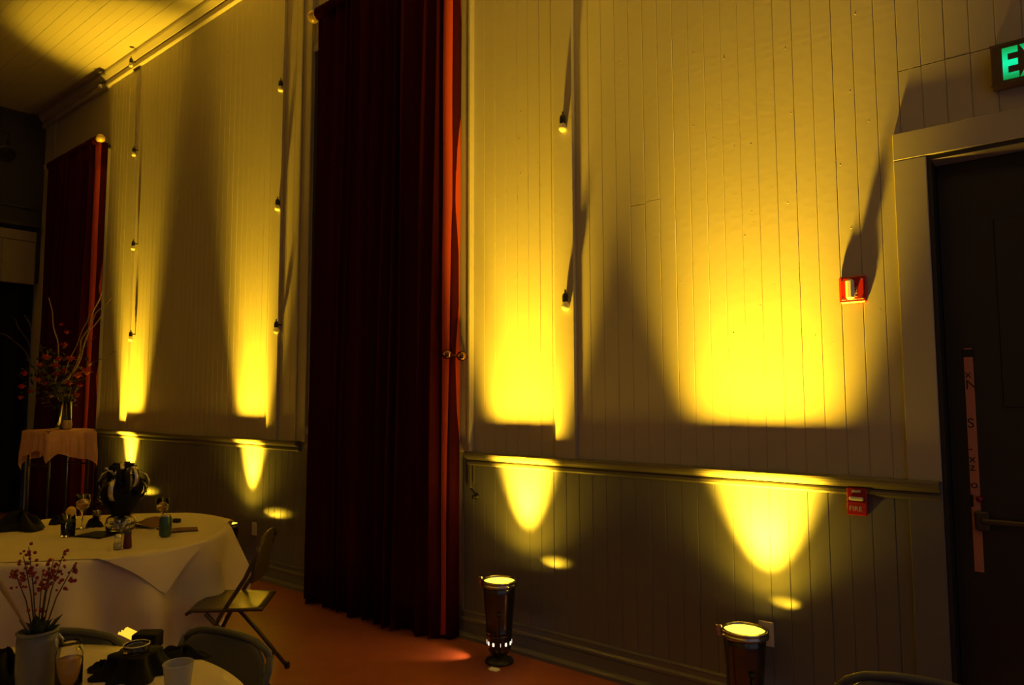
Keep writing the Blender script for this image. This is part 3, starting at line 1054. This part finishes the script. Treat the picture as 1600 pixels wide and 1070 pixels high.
# near table things
p = pt(55, 1078, z=ZN)
vz = empty('flower_pot', (p.x, p.y, ZN), 'frosted glass pot of red berry sprays on the near table', 'flower pot')
MB().lathe([(0, .001), (.040, .001), (.046, .012), (.050, .06), (.050, .13), (.048, .155), (.045, .155), (.047, .13), (.045, .02), (0, .012)], 32, cap=False).build('pot', M['frost'], vz)
MB().lathe([(.047, .152), (.052, .156), (.052, .160), (.045, .162)], 32, cap=False).build('pot_rim', M['frost'], vz)
rr = random.Random(21)
for k in range(34):
    a = rr.uniform(0, 6.28)
    d = rr.uniform(.015, .060)
    tp = Vector((d * math.cos(a), d * math.sin(a), .155 + rr.uniform(.0, .045)))
    dr_ = Vector((math.cos(a), math.sin(a), .3)).normalized()
    sd = Vector((-math.sin(a), math.cos(a), 0)) * .012
    b0 = Vector((tp.x * .3, tp.y * .3, .14))
    pts = [b0, (b0 + tp) / 2 + sd + Vector((0, 0, .012)), tp, (b0 + tp) / 2 - sd + Vector((0, 0, .012))]
    o = MB().add(pts, [(0, 1, 2, 3)]).build('leaf', M['green'], vz)
    o.modifiers.new('t', 'SOLIDIFY').thickness = .001
right = Vector((RT.x, RT.y, 0)).normalized()
for (du, top) in ((-.03, .30), (-.010, .33), (.015, .28), (.035, .25), (.055, .31), (-.05, .24), (.09, .27), (.00, .22)):
    tp = right * du * 1.15 + Vector((0, 0, .15 + top * .72)) + Vector((rr.uniform(-.02, .02), rr.uniform(-.02, .02), 0))
    mid = tp * .5 + Vector((0, 0, .08))
    o = MB().tube([(0, 0, .10), mid, tp], [.0022, .0018, .0012], 5).build('berry_stem', M['darktwig'], vz)
    bb = MB()
    for k in range(19):
        t = rr.uniform(.25, 1)
        q = mid.lerp(tp, t) if t > .3 else Vector((0, 0, .1)).lerp(mid, t + .4)
        q = q + Vector((rr.uniform(-.016, .016), rr.uniform(-.016, .016), rr.uniform(-.01, .01)))
        bb.ball(q, rr.uniform(.0030, .0055), 8, 6)
    o2 = bb.build('berries', M['berry'], o)
    o2['kind'] = 'stuff'

p = pt(106, 1085, z=ZN)
gb = empty('glass_jar', (p.x, p.y, ZN), 'clear glass jar of amber drink right of the frosted pot', 'glass jar')
MB().lathe([(0, .001), (.030, .001), (.033, .01), (.033, .11), (.027, .130), (.024, .142), (.022, .142), (.025, .129), (.031, .109), (.031, .012), (0, .008)], 28, cap=False).build('glass', M['clear'], gb)
MB().lathe([(0, .009), (.030, .010), (.0305, .095), (0, .095)], 28, cap=False).build('drink', M['amber_liquid'], gb)
MB().tube([(-.026, -.018, .12), (-.036, -.026, .145), (-.028, -.018, .158), (-.020, -.01, .142)], .004, 8).build('wire_clasp', M['silver'], gb)

# reed leaning in from the left
a_ = pt(42, 980, z=.93)
b_ = pt(0, 912, z=1.08)
dirr = (b_ - a_).normalized()
rd = MB().tube([a_ - dirr * .14 , a_, b_, b_ + dirr * .15], [.0015, .003, .007, .009], 8)
tag(rd.build('dry_reed', M['twig']), 'pale dry reed leaning at the left edge of the near table', 'reed')
p = pt(8, 1068, z=ZN)
cloth_heap('black_ribbon', (p.x, p.y, ZN), .06, .06, .09, M['blackcloth'], 'black bow left of the frosted pot on near table', 'ribbon', 9)

# black wrapped box with a glass votive
p = pt(212, 1050, z=ZN)
bx = empty('candle_holder', (p.x, p.y, ZN), 'black cloth-wrapped holder with a round glass votive on top', 'candle holder', None, R(25))
NP, NR = 64, 12
pts = []
for j in range(NR):
    q = j / (NR - 1)
    for i in range(NP):
        a = 2 * PI * i / NP
        sq = 1 / max(abs(math.cos(a)), abs(math.sin(a)))
        sq = min(sq, 1.25)
        rad = (.058 + .036 * (1 - q) ** 2 + (.010 * math.sin(a * 7) + .006 * math.sin(a * 11)) * (1 - q * .7)) * sq
        pts.append((rad * math.cos(a), rad * math.sin(a), .001 + .058 * q))
for i in range(NP):
    a = 2 * PI * i / NP
    pts.append((.034 * math.cos(a), .034 * math.sin(a), .060))
MB().grid(pts, NP, NR + 1, closed=True).build('cloth_wrap', M['blackcloth'], bx)
MB().lathe([(0, .053), (.030, .053), (.033, .060), (.036, .080), (.034, .080), (.031, .062), (0, .057)], 30, cap=False).build('votive_glass', M['clear'], bx)
MB().lathe([(.0355, .0785), (.0375, .081), (.035, .0825), (.0325, .081)], 30, cap=False).build('glass_rim', M['silver'], bx)
MB().lathe([(0, .059), (.030, .060), (.032, .068), (0, .067)], 24, cap=False).build('wax', M['black'], bx)
cloth_heap('black_napkin', at_t(285, 1026, ZN), .075, .05, .030, M['blackcloth'], 'black satin napkin right of the wrapped votive holder', 'napkin', 12, .3)
cloth_heap('black_napkin', at_t(160, 1046, ZN), .045, .03, .025, M['blackcloth'], 'small black knot of cloth left of the wrapped votive holder', 'napkin', 14, .3)
p = pt(222, 1012, z=ZN)
bg = empty('gift_bag', (p.x, p.y, ZN), 'small black bag with gold tissue given an added glow behind the votive holder', 'gift bag', None, R(40))
gbm = MB().box((-.022, -.03, 0), (.055, .03, .050), .004)
gbm.build('bag', M['blackcloth'], bg)
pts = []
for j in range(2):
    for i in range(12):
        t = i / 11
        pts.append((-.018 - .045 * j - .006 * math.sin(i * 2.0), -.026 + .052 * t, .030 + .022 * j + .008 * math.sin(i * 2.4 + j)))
o = MB().grid(pts, 12, 2).build('tissue', M['added_glow'], bg)
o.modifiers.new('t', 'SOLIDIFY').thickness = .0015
p = pt(277, 1095, z=ZN)
cu_ = empty('plastic_cup', (p.x, p.y, ZN), 'empty translucent plastic cup at the near table edge', 'cup')
MB().lathe([(0, .002), (.026, .002), (.028, .004), (.0375, .095), (.039, .097), (.0375, .099), (.036, .096), (.0265, .006), (0, .004)], 28, cap=False).build('cup_wall', M['plasticcup'], cu_)
MB().lathe([(.0375, .0945), (.0395, .097), (.0375, .0995), (.036, .097)], 28, cap=False).build('rim', M['plasticcup'], cu_)

# ------------------------------------------------------------------ tall flower table by the far curtain
FX = -7.9
pl_ = pt(37, 672, x=FX)
pr_ = pt(146, 672, x=FX)
fc = Vector(((pl_.x + pr_.x) / 2, (pl_.y + pr_.y) / 2, 0))
ZP = 1.245
# width across the view of the draped square
TS = .80
tt = empty('tall_table', (fc.x, fc.y, 0), 'tall small table carrying the flower arrangement by the far curtain', 'table', None, R(10))
MB().box((-.29, -.29, ZP - .03), (.29, .29, ZP - .004), .004).build('tabletop', M['wood_dark'], tt)
for sx_ in (-1, 1):
    for sy_ in (-1, 1):
        MB().tube([(sx_ * .23, sy_ * .23, 0), (sx_ * .23, sy_ * .23, ZP - .03)], .014, 8).build('leg', M['blackmetal'], tt)
for z in (.35, .9):
    for s in (-1, 1):
        MB().tube([(-.23, s * .23, z), (.23, s * .23, z)], .008, 6).build('stretcher', M['blackmetal'], tt)
# overlay: square cloth falling over the edge in soft pleats
NP, NR = 200, 20
pts = []
for j in range(NR):
    q = j / (NR - 1)
    for i in range(NP):
        a = 2 * PI * i / NP
        m_ = 1 / max(abs(math.cos(a)), abs(math.sin(a)))
        edge = .295 * m_
        edge = min(edge, .295 * 1.33)
        if q <= .5:
            rad = edge * q * 2
            z = ZP
        else:
            k = (q - .5) * 2
            drop = (.24 + .05 * math.sin(a * 2 + .6) + .42 * max(0, m_ - 1.15)) * k
            rad = edge + .006 + (.022 + .016 * math.sin(a * 22) + .010 * math.sin(a * 9 + 1)) * min(1, k * 1.5)
            z = ZP - drop
        pts.append((rad * math.cos(a), rad * math.sin(a), z))
tt.scale = (TS, TS, 1)
pts = [(x * TS, y * TS, z) for x, y, z in pts]
o = MB().grid(pts, NP, NR, closed=True).build('table_overlay', M['lace'], loc=(fc.x, fc.y, 0), rotz=R(10))
tag(o, 'peach overlay draped on the tall flower table', 'tablecloth')

p = pt(96, 668, x=FX)
VB = Vector((fc.x + .05, p.y, ZP + .002))
fa = empty('flower_arrangement', VB, 'red and orange flower arrangement with curly branches in glass vase', 'flower arrangement')
MB().lathe([(0, .001), (.062, .001), (.068, .01), (.068, .27), (.065, .27), (.063, .015), (0, .012)], 30, cap=False).build('vase', M['clear'], fa)
MB().lathe([(0, .014), (.060, .015), (.0615, .12), (0, .12)], 24, cap=False).build('water', M['frost'], fa)
rr = random.Random(33)
st_ = MB()
for k in range(22):
    a = rr.uniform(0, 6.28)
    st_.tube([(.03 * math.cos(a), .03 * math.sin(a), .02), (.045 * math.cos(a + 2), .045 * math.sin(a + 2), .27), (.12 * math.cos(a + 2), .12 * math.sin(a + 2), .42)], .003, 5)
st_ = st_.build('stems', M['green'], fa)
st_['kind'] = 'stuff'


def px_local(u, v, dx=0.0):
    q = pt(u, v, x=FX + dx)
    return q - VB


for k in range(260):
    u, v = rr.gauss(88, 26), rr.gauss(590, 26)
    if ((u - 88) / 58) ** 2 + ((v - 590) / 52) ** 2 > 1:
        continue
    c = px_local(u, v, rr.uniform(-.22, .22))
    d = Vector((rr.uniform(-1, 1), rr.uniform(-1, 1), rr.uniform(-.4, 1))).normalized()
    s = d.cross(Vector((0, 0, 1))).normalized() * rr.uniform(.012, .024)
    L_ = rr.uniform(.04, .085)
    o = MB().add([c, c + d * L_ * .5 + s, c + d * L_, c + d * L_ * .5 - s, c + d * L_ * .5 + Vector((0, 0, .006))], [(0, 1, 4), (1, 2, 4), (2, 3, 4), (3, 0, 4)]).build('leaf', M['green'], fa)


def flower(c, r, mt):
    """rose-like head: three whorls of cupped petals"""
    mb = MB()
    mb.ball(c, r * .35, 8, 6)
    for ring, (n, rr_, h, tl) in enumerate(((5, .45, .55, .9), (6, .75, .35, .6), (7, 1.0, .05, .25))):
        for k in range(n):
            a = 2 * PI * k / n + ring * .5
            o_ = Vector((math.cos(a), math.sin(a), 0))
            s_ = Vector((-math.sin(a), math.cos(a), 0))
            bpt = c + o_ * r * .15
            mb.add([bpt, c + o_ * r * rr_ * .7 + s_ * r * .35 + Vector((0, 0, r * h * .6)), c + o_ * r * rr_ + Vector((0, 0, r * (h + tl * .3))), c + o_ * r * rr_ * .7 - s_ * r * .35 + Vector((0, 0, r * h * .6))], [(0, 1, 2, 3)], True)
    return mb.build('flower', mt, fa)


for (u, v, r, mt_) in ((72, 560, .045, 'coral'), (110, 562, .045, 'coral'), (86, 573, .042, 'rose'), (98, 580, .040, 'rose'), (88, 585, .035, 'rose'), (135, 582, .050, 'coral'), (121, 588, .042, 'coral'),
                       (108, 600, .040, 'coral'), (92, 562, .036, 'rose'), (100, 540, .036, 'rose'), (62, 572, .034, 'coral'), (60, 595, .032, 'coral'), (38, 585, .034, 'rose'), (34, 605, .032, 'rose'),
                       (48, 612, .030, 'rose'), (118, 618, .034, 'rose'), (80, 620, .026, 'cream_flower'), (94, 612, .028, 'cream_flower'), (103, 618, .026, 'cream_flower'), (140, 570, .022, 'cream_flower'),
                       (104, 520, .026, 'rose'), (96, 508, .022, 'rose'), (70, 600, .030, 'rose'), (125, 603, .026, 'rose'), (126, 576, .022, 'cream_flower'), (32, 622, .028, 'rose')):
    flower(px_local(u, v, rr.uniform(.0, .20)), r * 1.3, M[mt_])


def branch(pxs, r0_, r1_, mt_):
    dxs = [rr.uniform(-.08, .1) for _ in pxs]
    ps_ = [px_local(u, v, d) for (u, v), d in zip(pxs, dxs)]
    fine = []
    for i in range(len(ps_) - 1):
        for s in range(5):
            t = s / 5
            q = ps_[i].lerp(ps_[i + 1], t)
            fine.append(q + Vector((0, math.sin((i * 5 + s) * 1.1) * .008, math.cos((i * 5 + s) * .9) * .006)))
    fine.append(ps_[-1])
    n = len(fine)
    MB().tube(fine, [r0_ + (r1_ - r0_) * i / (n - 1) for i in range(n)], 6).build('branch', mt_, fa)


branch([(95, 600), (118, 578), (132, 540), (143, 495), (160, 452)], .011, .005, M['twig'])
branch([(100, 600), (120, 570), (128, 530), (150, 490), (176, 462)], .008, .003, M['twig'])
branch([(140, 515), (155, 500), (162, 480)], .006, .003, M['twig'])
branch([(95, 600), (110, 560), (130, 515), (140, 490)], .006, .003, M['twig'])
branch([(85, 600), (92, 555), (85, 510), (76, 465)], .009, .004, M['twig'])
branch([(75, 600), (68, 555), (52, 520), (38, 492)], .007, .003, M['darktwig'])
branch([(70, 600), (45, 560), (28, 535), (0, 520)], .006, .003, M['darktwig'])
branch([(70, 600), (50, 550), (30, 510), (18, 495)], .005, .002, M['darktwig'])
branch([(118, 590), (140, 568), (160, 560), (182, 548)], .005, .002, M['darktwig'])
branch([(100, 590), (130, 545), (150, 525)], .005, .002, M['darktwig'])
# small candle cup standing by the vase
p = pt(104, 672, x=FX + .15)
cv = empty('candle_cup', (FX + .16, p.y, ZP + .002), 'small round amber candle cup beside the tall vase', 'candle')
MB().lathe([(0, 0), (.030, 0), (.04, .02), (.044, .05), (.038, .08), (.030, .09), (.028, .088), (.036, .07), (.040, .05), (.035, .02), (0, .01)], 20, cap=False).build('cup', M['cream_flower'], cv)

# loudspeaker and lamp hanging near the far corner, high on the left
p = pt(12, 243, x=-10.6)
sk = empty('stage_lamp', (p.x, p.y, p.z), 'dark stage lamp hanging high at the far left', 'stage lamp')
MB().lathe([(.0, -.12), (.06, -.11), (.085, -.05), (.10, .10), (.12, .12), (.115, .125), (.09, .10), (0, .0)], 24, cap=False).build('housing', M['speaker'], sk).rotation_euler = (R(100), 0, R(70))
MB().tube([(0, 0, .10), (0, 0, .30), (0, -.35, .34), (0, -.9, .36)], .02, 8).build('bracket', M['speaker'], sk)
MB().tube([(0, -.9, .36), (0, -.9, ZC - .012 - p.z)], .02, 8).build('hanger', M['speaker'], sk)
